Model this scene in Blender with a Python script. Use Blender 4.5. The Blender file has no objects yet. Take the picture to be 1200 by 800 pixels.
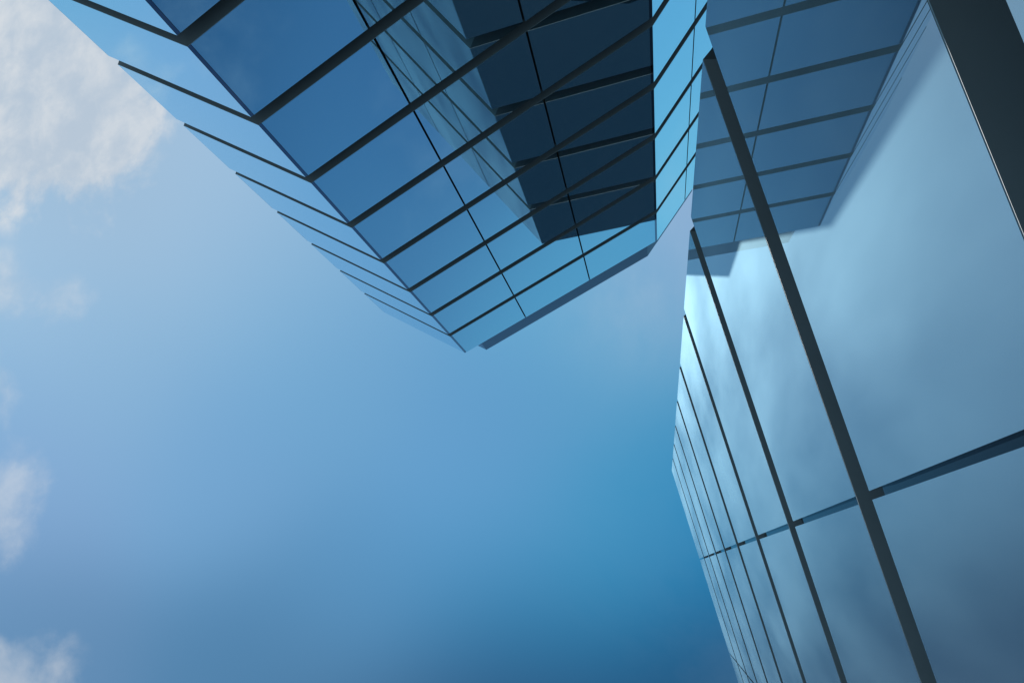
import bpy, bmesh, math, random
from mathutils import Vector, Matrix
R_ = math.radians
sc = bpy.context.scene
col = sc.collection

# ------------------------------------------------------------------ camera
U = 3.0                      # metres per storey of the left tower
GROUND = -1.6                # eye height above the plaza
cam = bpy.data.cameras.new('camera')
co = bpy.data.objects.new('camera', cam); col.objects.link(co); sc.camera = co
RIGHT = Vector((0.92181855, 0.0, 0.38762168))
DOWN = Vector((-0.02678701, 0.99760932, 0.06370326))
FWD = Vector((-0.38669500, -0.06910608, 0.91961477))
m = Matrix((RIGHT, -DOWN, -FWD)).transposed()
co.matrix_world = m.to_4x4()
cam.sensor_fit = 'HORIZONTAL'; cam.sensor_width = 36.0
cam.lens = 982.907 / 1200 * 36.0
cam.shift_x = (600 - 363.856) / 1200
cam.shift_y = (602.479 - 400) / 1200
cam.clip_start = 0.05; cam.clip_end = 20000
sc.render.resolution_x = 1024; sc.render.resolution_y = 682

def pix_dir(x, y):
    d = RIGHT * ((x - 363.856) / 982.907) + DOWN * ((y - 602.479) / 982.907) + FWD
    return d.normalized()

# ------------------------------------------------------------------ sky, sun, exposure
SUN = Vector((-0.29190, -0.22584, 0.92941)).normalized()
SUN_EL = math.asin(SUN.z)
SUN_ROT = math.atan2(SUN.x, SUN.y)
def lin(c):
    c /= 255.0
    return c / 12.92 if c <= .04045 else ((c + .055) / 1.055) ** 2.4

w = bpy.data.worlds.new('World'); sc.world = w; w.use_nodes = True
nt = w.node_tree; N = nt.nodes; L = nt.links
for n in list(N): N.remove(n)
def node(t, **k):
    n = N.new(t)
    for a, v in k.items(): setattr(n, a, v)
    return n
def setin(sock, v):
    if isinstance(v, bpy.types.NodeSocket): L.new(v, sock)
    else: sock.default_value = v
def math_(op, a, b=None, c=None, clamp=False):
    n = node('ShaderNodeMath', operation=op, use_clamp=clamp)
    setin(n.inputs[0], a)
    if b is not None: setin(n.inputs[1], b)
    if c is not None: setin(n.inputs[2], c)
    return n.outputs[0]
def vmath(op, a, b=None, out=0):
    n = node('ShaderNodeVectorMath', operation=op)
    setin(n.inputs[0], a)
    if b is not None:
        setin(n.inputs[3] if op == 'SCALE' else n.inputs[1], b)
    return n.outputs[1] if out else n.outputs[0]
def mixc(f, a, b):
    n = node('ShaderNodeMix', data_type='RGBA')
    setin(n.inputs[0], f); setin(n.inputs[6], a); setin(n.inputs[7], b)
    return n.outputs[2]
def sstep(v, lo, hi):
    n = node('ShaderNodeMapRange', interpolation_type='SMOOTHSTEP')
    setin(n.inputs[0], v); n.inputs[1].default_value = lo; n.inputs[2].default_value = hi
    return n.outputs[0]

tc = node('ShaderNodeTexCoord'); DIR = tc.outputs['Generated']
sky = node('ShaderNodeTexSky', sky_type='NISHITA', sun_disc=False)
sky.sun_elevation = SUN_EL; sky.sun_rotation = SUN_ROT
sky.air_density = 1.0; sky.dust_density = 0.0; sky.ozone_density = 1.5
# the deepness of the blue in each part of the sky: (direction, colour)
ANCH = [
 ((60, 150), (160, 190, 216)), ((30, 300), (158, 192, 221)), ((30, 550), (132, 172, 212)), ((30, 760), (102, 144, 184)),
 ((250, 240), (154, 189, 219)), ((330, 330), (136, 180, 215)), ((400, 450), (114, 167, 208)), ((250, 560), (117, 166, 208)),
 ((600, 500), (96, 157, 202)), ((700, 350), (114, 170, 208)), ((560, 620), (88, 151, 197)), ((740, 600), (64, 144, 190)),
 ((800, 630), (50, 134, 182)), ((600, 700), (66, 133, 178)), ((300, 780), (82, 131, 172)), ((600, 785), (52, 107, 149)),
 ((840, 790), (39, 94, 135)), ((790, 230), (140, 176, 212)), ((450, 900), (62, 104, 142)), ((430, 690), (88, 144, 188)),
 ((956, 1010), (100, 158, 194)), ((933, 1164), (88, 134, 173)), ((917, 1298), (78, 122, 162)), ((1052, 1582), (69, 111, 152)),
 ((1070, 1749), (62, 102, 142)), ((1239, 1461), (70, 112, 154)), ((690, 1230), (48, 84, 122)), ((750, 1450), (44, 78, 115)), 
 ((1329, 475), (122, 190, 222)), ((1613, 361), (112, 178, 216)), ((1200, 700), (90, 155, 200)),
 ((-200, 460), (122, 178, 214)), ((110, 440), (140, 181, 216)), ((300, -400), (160, 195, 224)), ((800, -300), (140, 185, 220)),
]
KAPPA = 150.0
# colour multipliers for the daylight sky at those directions
NISH = [(2.3608, 2.0228, 1.4346), (2.5197, 2.2599, 1.6404), (1.7042, 1.7611, 1.5314), (1.0073, 1.2621, 1.1516), (2.7007, 2.3459, 1.6721), (1.8176, 2.1054, 1.656), (1.2967, 1.8384, 1.5823), (1.4166, 1.8094, 1.5763), (1.0379, 1.6793, 1.55), (1.1811, 2.0822, 1.6877), (1.3436, 1.9403, 1.7501), (0.7537, 1.9458, 1.6235), (0.0309, 1.0854, 1.3423), (0.1415, 1.4137, 1.4292), (0.7092, 1.1201, 1.0636), (0.2521, 0.2652, 0.3771), (0.1221, 0.3707, 0.4804), (2.7127, 2.3328, 1.8184), (0.4283, 0.7293, 0.7413), (0.9209, 1.4994, 1.3888), (1.5782, 2.5893, 2.0301), (1.0431, 1.2947, 1.2442), (0.8778, 1.4184, 1.3426), (0.8999, 1.355, 1.3603), (0.2874, 0.5373, 0.6426), (0.6413, 1.0106, 1.0788), (0.2272, 0.4383, 0.537), (0.1436, 0.289, 0.3978), (2.2172, 3.3768, 2.3948), (1.5861, 2.6081, 2.175), (1.0017, 1.9464, 1.8296), (1.2429, 1.7289, 1.4175), (1.9598, 2.0866, 1.6091), (2.3127, 2.1359, 1.5897), (2.0863, 2.2788, 1.7848)]
acc_c = None; acc_w = None
for i, ((x, y), c) in enumerate(ANCH):
    d = pix_dir(x, y)
    ratio = NISH[i]
    dt = vmath('DOT_PRODUCT', DIR, tuple(d), out=1)
    e = math_('EXPONENT', math_('MULTIPLY_ADD', dt, KAPPA, -KAPPA))
    cc = vmath('SCALE', ratio, e)
    acc_c = cc if acc_c is None else vmath('ADD', acc_c, cc)
    acc_w = e if acc_w is None else math_('ADD', acc_w, e)
# far from every anchor: the plain daylight sky
base = 1e-7
acc_c = vmath('ADD', acc_c, (2.0 * base, 2.2 * base, 2.0 * base)); acc_w = math_('ADD', acc_w, base)
inv = math_('DIVIDE', 1.0, acc_w)
grade = vmath('SCALE', acc_c, inv)
blue = vmath('MULTIPLY', sky.outputs[0], grade)

# clouds: a flat layer overhead (direction projected on a horizontal sheet)
sep = node('ShaderNodeSeparateXYZ'); L.new(DIR, sep.inputs[0])
zc = math_('MAXIMUM', sep.outputs[2], 0.08)
cmb = node('ShaderNodeCombineXYZ')
L.new(math_('DIVIDE', sep.outputs[0], zc), cmb.inputs[0]); L.new(math_('DIVIDE', sep.outputs[1], zc), cmb.inputs[1])
P = cmb.outputs[0]
def noise(scale, detail=8, rough=.55, off=(0, 0, 0), dist=0.0):
    n = node('ShaderNodeTexNoise', noise_dimensions='3D')
    L.new(vmath('ADD', P, off), n.inputs['Vector'])
    n.inputs['Scale'].default_value = scale; n.inputs['Detail'].default_value = detail
    n.inputs['Roughness'].default_value = rough; n.inputs['Distortion'].default_value = dist
    return n.outputs[0]
def blob(x, y, deg):
    d = pix_dir(x, y); k = 1.0 / (1 - math.cos(R_(deg)))
    return math_('EXPONENT', math_('MULTIPLY_ADD', vmath('DOT_PRODUCT', DIR, tuple(d), out=1), k, -k))
def addall(l):
    r = l[0]
    for q in l[1:]: r = math_('ADD', r, q)
    return r
f1 = noise(5.5, 10, .56, (3.1, 1.7, 0), .25)
f2 = noise(17.0, 8, .6, (7.3, 2.2, 0), .2)
shape = math_('MULTIPLY_ADD', f2, .27, math_('MULTIPLY', f1, .95))
mask = addall([blob(45, 75, 5.6), math_('MULTIPLY', blob(0, 140, 3.4), .7), math_('MULTIPLY', blob(110, 160, 4.0), .75), math_('MULTIPLY', blob(-40, -20, 7), .8)])
mask2 = addall([math_('MULTIPLY', blob(10, 350, 2.4), .7), math_('MULTIPLY', blob(75, 342, 1.7), .55), math_('MULTIPLY', blob(-20, 450, 2.6), .8),
                math_('MULTIPLY', blob(25, 560, 2.6), .6), math_('MULTIPLY', blob(-5, 615, 2.6), .75), math_('MULTIPLY', blob(0, 805, 3.8), 1.15)])
dens1 = math_('MULTIPLY', sstep(math_('ADD', shape, math_('MULTIPLY', mask, .46)), .76, .98), .8)
dens2 = math_('MULTIPLY', sstep(math_('ADD', shape, math_('MULTIPLY', mask2, .46)), .72, 1.08), .45)
dens = math_('MAXIMUM', math_('MULTIPLY', dens1, sstep(mask, .04, .2)), math_('MULTIPLY', dens2, sstep(mask2, .04, .2)))
core = sstep(math_('ADD', math_('MULTIPLY', f2, .7), math_('MULTIPLY', f1, .5)), .45, .8)
ccol = mixc(core, (lin(188), lin(201), lin(215), 1), (lin(222), lin(225), lin(228), 1))
cl = vmath('SCALE', ccol, 10.0)
# thin veil drifting between the towers
f3 = noise(3.6, 9, .6, (1.3, 9.7, 0), .4)
veilmask = addall([math_('MULTIPLY', blob(740, 320, 4.5), 1.0), math_('MULTIPLY', blob(1330, 450, 14), .8), math_('MULTIPLY', blob(1050, 1500, 22), .5)])
veil = math_('MULTIPLY', math_('MULTIPLY', sstep(f3, .47, .68), veilmask), .22)
c1 = mixc(veil, blue, (lin(190) * 10, lin(206) * 10, lin(222) * 10, 1))
c2 = mixc(dens, c1, cl)
bg = node('ShaderNodeBackground'); L.new(c2, bg.inputs[0]); bg.inputs[1].default_value = 0.1
wo = node('ShaderNodeOutputWorld'); L.new(bg.outputs[0], wo.inputs[0])
try: w.cycles.sampling_method = 'MANUAL'; w.cycles.sample_map_resolution = 1024
except Exception: pass

sun = bpy.data.lights.new('sun', 'SUN'); sun.energy = 5.0; sun.angle = R_(0.12); sun.color = (1.0, .95, .88)
sun.cycles.use_multiple_importance_sampling = False
so = bpy.data.objects.new('sun', sun); col.objects.link(so)
so.rotation_euler = SUN.to_track_quat('Z', 'Y').to_euler()

sc.render.engine = 'CYCLES'
sc.cycles.max_bounces = 12; sc.cycles.glossy_bounces = 10; sc.cycles.diffuse_bounces = 3
sc.cycles.caustics_reflective = False; sc.cycles.caustics_refractive = False
vs = sc.view_settings
vs.view_transform = 'Standard'; vs.look = 'None'; vs.exposure = 0.0; vs.gamma = 1.0; vs.use_curve_mapping = False

# ------------------------------------------------------------------ materials
def newmat(name):
    mt = bpy.data.materials.new(name); mt.use_nodes = True
    return mt, mt.node_tree.nodes, mt.node_tree.links
def principled(name, base, rough, metal=0.0, spec=.5, var=.0, scale=3.0):
    mt, n, l = newmat(name)
    b = n['Principled BSDF']
    b.inputs['Base Color'].default_value = (*base, 1); b.inputs['Roughness'].default_value = rough
    b.inputs['Metallic'].default_value = metal; b.inputs['Specular IOR Level'].default_value = spec
    if var:
        t = n.new('ShaderNodeTexCoord'); x = n.new('ShaderNodeTexNoise'); x.inputs['Scale'].default_value = scale
        x.inputs['Detail'].default_value = 6
        l.new(t.outputs['Object'], x.inputs['Vector'])
        r = n.new('ShaderNodeMapRange'); r.inputs[3].default_value = 1 - var; r.inputs[4].default_value = 1 + var
        l.new(x.outputs[0], r.inputs[0])
        v = n.new('ShaderNodeVectorMath'); v.operation = 'SCALE'; v.inputs[0].default_value = base
        l.new(r.outputs[0], v.inputs[3]); l.new(v.outputs[0], b.inputs['Base Color'])
    return mt
def glass(name, tint, edge, sheen_w, sheen_rough, sheen_col, lift_w, lift_col):
    """coated facade glass: a sharp tinted mirror with an added uneven sheen imitating bright cloud reflections"""
    mt, n, l = newmat(name)
    if edge is None:
        b = n.new('ShaderNodeBsdfGlossy'); b.inputs[0].default_value = (*tint, 1); b.inputs['Roughness'].default_value = 0.0
    else:
        b = n['Principled BSDF']; b.inputs['Metallic'].default_value = 1.0
        b.inputs['Base Color'].default_value = (*tint, 1); b.inputs['Roughness'].default_value = 0.0
        b.inputs['Specular Tint'].default_value = (*edge, 1)
    g = n.new('ShaderNodeBsdfGlossy'); g.inputs[0].default_value = (*sheen_col, 1); g.inputs['Roughness'].default_value = sheen_rough
    d = n.new('ShaderNodeBsdfDiffuse'); d.inputs[0].default_value = (*lift_col, 1)  # diffuse colour mixed in to lift the brightness of the mirror
    t = n.new('ShaderNodeTexCoord'); x = n.new('ShaderNodeTexNoise'); x.inputs['Scale'].default_value = .5; x.inputs['Detail'].default_value = 8  # noise breaks the added sheen into soft cloud-like patches
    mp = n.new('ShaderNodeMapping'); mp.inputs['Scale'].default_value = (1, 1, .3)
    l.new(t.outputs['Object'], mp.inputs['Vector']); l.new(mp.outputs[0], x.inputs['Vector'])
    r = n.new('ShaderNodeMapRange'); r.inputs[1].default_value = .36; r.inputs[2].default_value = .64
    r.inputs[3].default_value = sheen_w * .6; r.inputs[4].default_value = sheen_w * 1.4
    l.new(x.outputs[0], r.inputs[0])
    # the added sheen brightens the wall more at flat viewing angles
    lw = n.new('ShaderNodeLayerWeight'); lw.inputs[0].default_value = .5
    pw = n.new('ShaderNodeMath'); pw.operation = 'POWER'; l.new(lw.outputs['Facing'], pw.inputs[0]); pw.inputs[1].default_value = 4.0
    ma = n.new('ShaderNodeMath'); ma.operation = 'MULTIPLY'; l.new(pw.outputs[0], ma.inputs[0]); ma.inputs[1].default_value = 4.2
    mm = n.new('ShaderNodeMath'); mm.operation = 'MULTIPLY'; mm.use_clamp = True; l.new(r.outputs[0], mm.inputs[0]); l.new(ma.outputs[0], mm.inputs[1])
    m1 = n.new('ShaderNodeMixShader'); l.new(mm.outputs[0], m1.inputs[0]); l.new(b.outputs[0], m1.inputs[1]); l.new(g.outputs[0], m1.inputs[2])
    m2 = n.new('ShaderNodeMixShader'); m2.inputs[0].default_value = lift_w
    l.new(m1.outputs[0], m2.inputs[1]); l.new(d.outputs[0], m2.inputs[2])
    l.new(m2.outputs[0], n['Material Output'].inputs[0])
    return mt
M_GLASS = glass('blue_mirror_glass', (.55, .88, 1.0), (1, 1, 1), .02, .3, (.9, .97, 1), .01, (.6, .75, .85))
M_PALE = glass('pale_mirror_glass', (.43, .44, .46), (.75, .77, .80), .062, .70, (.52, .84, 1), .01, (.6, .75, .85))  # strong patchy sheen painted in for mirrored clouds and bright sky
M_DARK = glass('dark_reflection_glass', (.04, .052, .066), None, .0, .3, (.9, .97, 1), .012, (.2, .5, .6))  # tint darkened to stand in for a dark reflection on this wall
M_EDGE = principled('dark_glass_edge', (.20, .25, .34), .03, 1.0)
M_CORE = principled('dark_glass_backing', (.20, .25, .33), .03, 1.0)
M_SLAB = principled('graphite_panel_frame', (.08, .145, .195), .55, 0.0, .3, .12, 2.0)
M_SOFFIT = principled('graphite_soffit', (.09, .16, .21), .6, 0.0, .3, .12, 2.0)
M_STRIP = principled('black_gloss_joint_strip', (.008, .012, .018), .02, 0, .12)
M_SHADE_SLAB = principled('shaded_panel_frame', (.03, .06, .085), .6, 0, .3)  # shaded copy of the frame colour, weaker light put into the tone
M_JOINT = principled('black_gasket', (.006, .007, .008), .8, 0, .1)
M_NAVY = principled('navy_parapet_panel', (.09, .20, .36), .45, 0, .3, .08, 1.5)
M_ROOF = principled('grey_roofing', (.22, .22, .22), .9, 0, .3, .2, 1.0)

random.seed(4)
# ------------------------------------------------------------------ helpers
def H(h): return h * U
def obj(name, verts, faces, mats, parent=None, fm=None, smooth=False):
    me = bpy.data.meshes.new(name)
    me.from_pydata([tuple(v) for v in verts], [], faces)
    for q in mats: me.materials.append(q)
    if fm:
        for pl, i in zip(me.polygons, fm): pl.material_index = i
    bm = bmesh.new(); bm.from_mesh(me); bmesh.ops.recalc_face_normals(bm, faces=bm.faces); bm.to_mesh(me); bm.free()
    me.update()
    o = bpy.data.objects.new(name, me); col.objects.link(o)
    if parent: o.parent = parent; o.matrix_parent_inverse = Matrix.Translation(-parent.location)
    return o
class MB:
    def __init__(s): s.v = []; s.f = []; s.m = []
    def prism(s, quad, z0, z1, mats):
        """quad: outer0, outer1, inner1, inner0 in plan (metres); mats: outer, others"""
        b = len(s.v)
        for z in (z0, z1):
            for x, y in quad: s.v.append((x, y, z))
        s.f += [(b, b+1, b+5, b+4), (b+1, b+2, b+6, b+5), (b+2, b+3, b+7, b+6), (b+3, b, b+4, b+7), (b+3, b+2, b+1, b), (b+4, b+5, b+6, b+7)]
        s.m += [mats[0], mats[-1], mats[1], mats[-1], mats[1], mats[1]]
    def poly(s, pts, z0, z1, ms, mt):
        b = len(s.v); n = len(pts)
        for z in (z0, z1):
            for x, y in pts: s.v.append((x, y, z))
        for i in range(n):
            j = (i + 1) % n; s.f.append((b+i, b+j, b+n+j, b+n+i)); s.m.append(ms)
        s.f.append(tuple(b+n+i for i in range(n))); s.m.append(mt)
        s.f.append(tuple(b+i for i in reversed(range(n)))); s.m.append(ms)
    def build(s, name, mats, parent): return obj(name, s.v, s.f, mats, parent, s.m)

def offset_poly(pts, d):
    """inset of a polygon whose interior lies on the inner side"""
    n = len(pts); cen = sum((Vector(p) for p in pts), Vector((0, 0))) / n; out = []
    for i in range(n):
        a, b, c = Vector(pts[i-1]), Vector(pts[i]), Vector(pts[(i+1) % n])
        def nrm(p, q):
            e = (q - p).normalized(); k = Vector((-e.y, e.x))
            return k if k.dot(cen - (p + q) / 2) > 0 else -k
        n1, n2 = nrm(a, b), nrm(b, c)
        d1, d2 = (d[i-1], d[i]) if isinstance(d, (list, tuple)) else (d, d)
        # meeting point of the two shifted edges
        det = n1.x * n2.y - n1.y * n2.x; c1 = n1.dot(b) + d1; c2 = n2.dot(b) + d2
        out.append(Vector(((c1 * n2.y - c2 * n1.y) / det, (n1.x * c2 - n2.x * c1) / det)))
    return out

def tower(name, label, plan, visible, bays, rows, roof, S, strips, skins, par=.85, back=None, mats_i_over={}, par_in=None):
    """plan: polygon (storey units); visible: faces clad in single panels; rows: list of (z0, z1) storey units"""
    cx = sum(p[0] for p in plan) / len(plan); cy = sum(p[1] for p in plan) / len(plan)
    root = bpy.data.objects.new(name, None); col.objects.link(root)
    root.location = (cx * U, cy * U, GROUND); root.empty_display_size = 2
    root['label'] = label; root['category'] = 'building'
    pts = [Vector((p[0] * U, p[1] * U)) for p in plan]
    g = .12 * S * U; th = .027 * S * U
    p_th = offset_poly(pts, th); p_g = offset_poly(pts, g)
    p_gb = offset_poly(pts, g - .01)
    n = len(pts); rear = MB()
    for i in range(n):
        j = (i + 1) % n
        a, b = pts[i], pts[j]; e = (b - a); ln = e.length; e = e / ln
        k = (p_g[i] - a); nrm = k - e * k.dot(e); nrm.normalize()
        def at(base0, base1, s, d):
            q = a + e * s + nrm * d; return q
        fr = bays[i]; half = .0085 * S * U
        mats_i = [skins.get(i, skins[-1])] + (MATS[1:] if mats_i_over.get(i) is None else mats_i_over[i])
        for (z0, z1) in rows:
            if i in visible and z0 > 0:
                rl = MB(); r = .003
                rl.prism([a + nrm * r, b + nrm * r, p_gb[j], p_gb[i]], H(z0) - .014, H(z0) - .001, (0, 0))
                rl.build('soffit_rail', [mats_i[2]], root)
            for q in range(len(fr) - 1):
                first, last = q == 0, q == len(fr) - 2
                s0 = fr[q] * ln + (0 if first else half); s1 = fr[q+1] * ln - (0 if last else half)
                mb = MB() if i in visible else rear
                sw = .024 * S * U; sg = .003 * S * U
                t0, t1 = s0, s1
                if i in strips:
                    if first: t0 = s0 + sw + sg
                    if last: t1 = s1 - sw - sg
                def inner(s, d, isfirst, islast):
                    # mitre at the corners
                    if isfirst: return (p_th if d == th else p_gb)[i]
                    if islast: return (p_th if d == th else p_gb)[j]
                    return a + e * s + nrm * d
                w0, w1 = random.uniform(0, .0016), random.uniform(0, .0016)     # panes never hang perfectly true
                O0, O1 = a + e * t0 + nrm * w0, a + e * t1 + nrm * w1
                I0 = inner(t0, th, first and i not in strips, False); I1 = inner(t1, th, False, last and i not in strips)
                mb.prism([O0, O1, I1, I0], H(z0), H(z1), (0, 1, 4))
                if not last:
                    # strip closing the open joint to the next pane
                    js = fr[q+1] * ln
                    mb.prism([a + e * (js - half) + nrm * th * .8, a + e * (js + half) + nrm * th * .8, a + e * (js + half) + nrm * th * 1.4, a + e * (js - half) + nrm * th * 1.4], H(z0) + .002, H(z1) - .002, (5, 5, 5))
                # backing box behind the pane
                B0 = inner(s0, th, first, False); B1 = inner(s1, th, False, last)
                C0 = inner(s0, g - .01, first, False); C1 = inner(s1, g - .01, False, last)
                mb.prism([B0 + nrm * .004, B1 + nrm * .004, C1, C0], H(z0) + .003, H(z1) - .003, (2, 2, 4))
                if i in strips:
                    r = .0022 * S * U
                    if first:
                        mb.prism([a + e * s0 + nrm * r, a + e * (s0 + sw) + nrm * r, a + e * (s0 + sw) + nrm * th, p_th[i]], H(z0), H(z1), (3, 1, 4))
                    if last:
                        mb.prism([a + e * (s1 - sw) + nrm * r, a + e * s1 + nrm * r, p_th[j], a + e * (s1 - sw) + nrm * th], H(z0), H(z1), (3, 1, 4))
                if i in visible: mb.build('glass_panel', mats_i, root)
    rear.build('rear_cladding', MATS, root)
    c = MB(); c.poly([tuple(v) for v in p_g], GROUND, H(roof) - .05, 0, 1)
    c.build('wall_core', [back or M_CORE, M_ROOF], root)
    pi = par_in or [.12] * n
    p_p = offset_poly(pts, [q * S * U for q in pi]); pin = offset_poly(pts, [q * S * U + .35 * S for q in pi])
    pr = MB(); b0 = len(pr.v); top = H(roof) + par * S * U; zb = H(roof) - .045
    for z in (zb, top):
        for v in p_p: pr.v.append((v.x, v.y, z))
    for z in (top, zb):
        for v in pin: pr.v.append((v.x, v.y, z))
    for i in range(n):
        j = (i + 1) % n
        for ring in range(3):
            pr.f.append((ring*n+i, ring*n+j, (ring+1)*n+j, (ring+1)*n+i)); pr.m.append(0)
        pr.f.append((i, j, 3*n+j, 3*n+i)); pr.m.append(0)
    pr.build('parapet', [M_NAVY if par > .5 else M_CORE], root)
    return root

MATS = [M_GLASS, M_SLAB, M_SOFFIT, M_EDGE, M_JOINT, M_JOINT]

# ------------------------------------------------------------------ setting: plaza
def sheet(name, x0, y0, x1, y1, z, mat):
    o = obj(name, [(x0, y0, z), (x1, y0, z), (x1, y1, z), (x0, y1, z)], [(0, 1, 2, 3)], [mat]); o['kind'] = 'structure'; return o
def paving():
    mt, n, l = newmat('pale_stone_paving'); b = n['Principled BSDF']; b.inputs['Roughness'].default_value = .8
    t = n.new('ShaderNodeTexCoord'); k = n.new('ShaderNodeTexBrick'); k.inputs['Scale'].default_value = 1.0
    k.inputs['Brick Width'].default_value = 1.2; k.inputs['Row Height'].default_value = .6; k.inputs['Mortar Size'].default_value = .006
    k.inputs['Color1'].default_value = (.30, .30, .29, 1); k.inputs['Color2'].default_value = (.24, .24, .235, 1); k.inputs['Mortar'].default_value = (.1, .1, .1, 1)
    l.new(t.outputs['Object'], k.inputs['Vector']); l.new(k.outputs[0], b.inputs['Base Color'])
    return mt
sheet('ground', -4000, -4000, 4000, 4000, GROUND - .004, principled('far_ground', (.2, .2, .19), .9, 0, .3, .2, .05))
sheet('plaza', -60, -60, 60, 60, GROUND, paving())

# ------------------------------------------------------------------ the two towers
A = (-2.6591, -3.2757); B = (.0354, -4.5796); D = (-3.9173, -4.0473); E0 = (.4186, -5.1179)
E = (B[0] + (E0[0] - B[0]) * 2, B[1] + (E0[1] - B[1]) * 2)
a1, r1, t1 = 4.3403, 12.2899, .122
lev = [a1 + k for k in range(-4, 8)]
rows1 = [(GROUND / U + .002, lev[0] - t1)] + [(lev[i], (lev[i+1] - t1) if i + 1 < len(lev) else r1) for i in range(len(lev))]
planA = [D, A, B, E, (.1, -8.2), (-2.9, -6.9)]
tower('glass_tower', 'shorter faceted dark blue glass tower at upper left, mirroring its taller neighbour',
      planA, {0, 1, 2}, {0: [0, 1], 1: [0, 1/3, 2/3, 1], 2: [0, .476, 1], 3: [0, .5, 1], 4: [0, .5, 1], 5: [0, .5, 1]}, rows1, r1, 1.0, {1}, {-1: M_GLASS}, .79, M_JOINT, {}, [.282, .13, .155, .3, .3, .3])

C = (.1784, -1.8455); F = (1.4119, 2.9649); G0 = (1.5519, -3.3685)
G = (C[0] + (G0[0] - C[0]) * 1.6, C[1] + (G0[1] - C[1]) * 1.6)
a2, u2, r2, t2 = 1.5784, 1.6519, 16.4539, .2
lev2 = [a2 + u2 * k for k in range(0, 9)]
rows2 = [(GROUND / U + .002, lev2[0] - t2)] + [(lev2[i], (lev2[i+1] - t2) if i + 1 < len(lev2) else r2) for i in range(len(lev2))]
planB = [F, C, G, (7.2, -3.2), (7.6, 2.2), (4.4, 3.9)]
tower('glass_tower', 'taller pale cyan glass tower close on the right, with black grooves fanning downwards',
      planB, {0, 1}, {0: [0, 1 - .6735, 1 - .3345, 1], 1: [0, 1], 2: [0, .5, 1], 3: [0, .5, 1], 4: [0, .5, 1], 5: [0, .5, 1]}, rows2, r2, 1.66, set(), {0: M_PALE, 1: M_DARK, -1: M_PALE}, .06, None, {0: [M_SLAB, M_SOFFIT, M_EDGE, M_STRIP, M_STRIP], 1: [M_SHADE_SLAB, M_SHADE_SLAB, M_EDGE, M_JOINT, M_JOINT]})
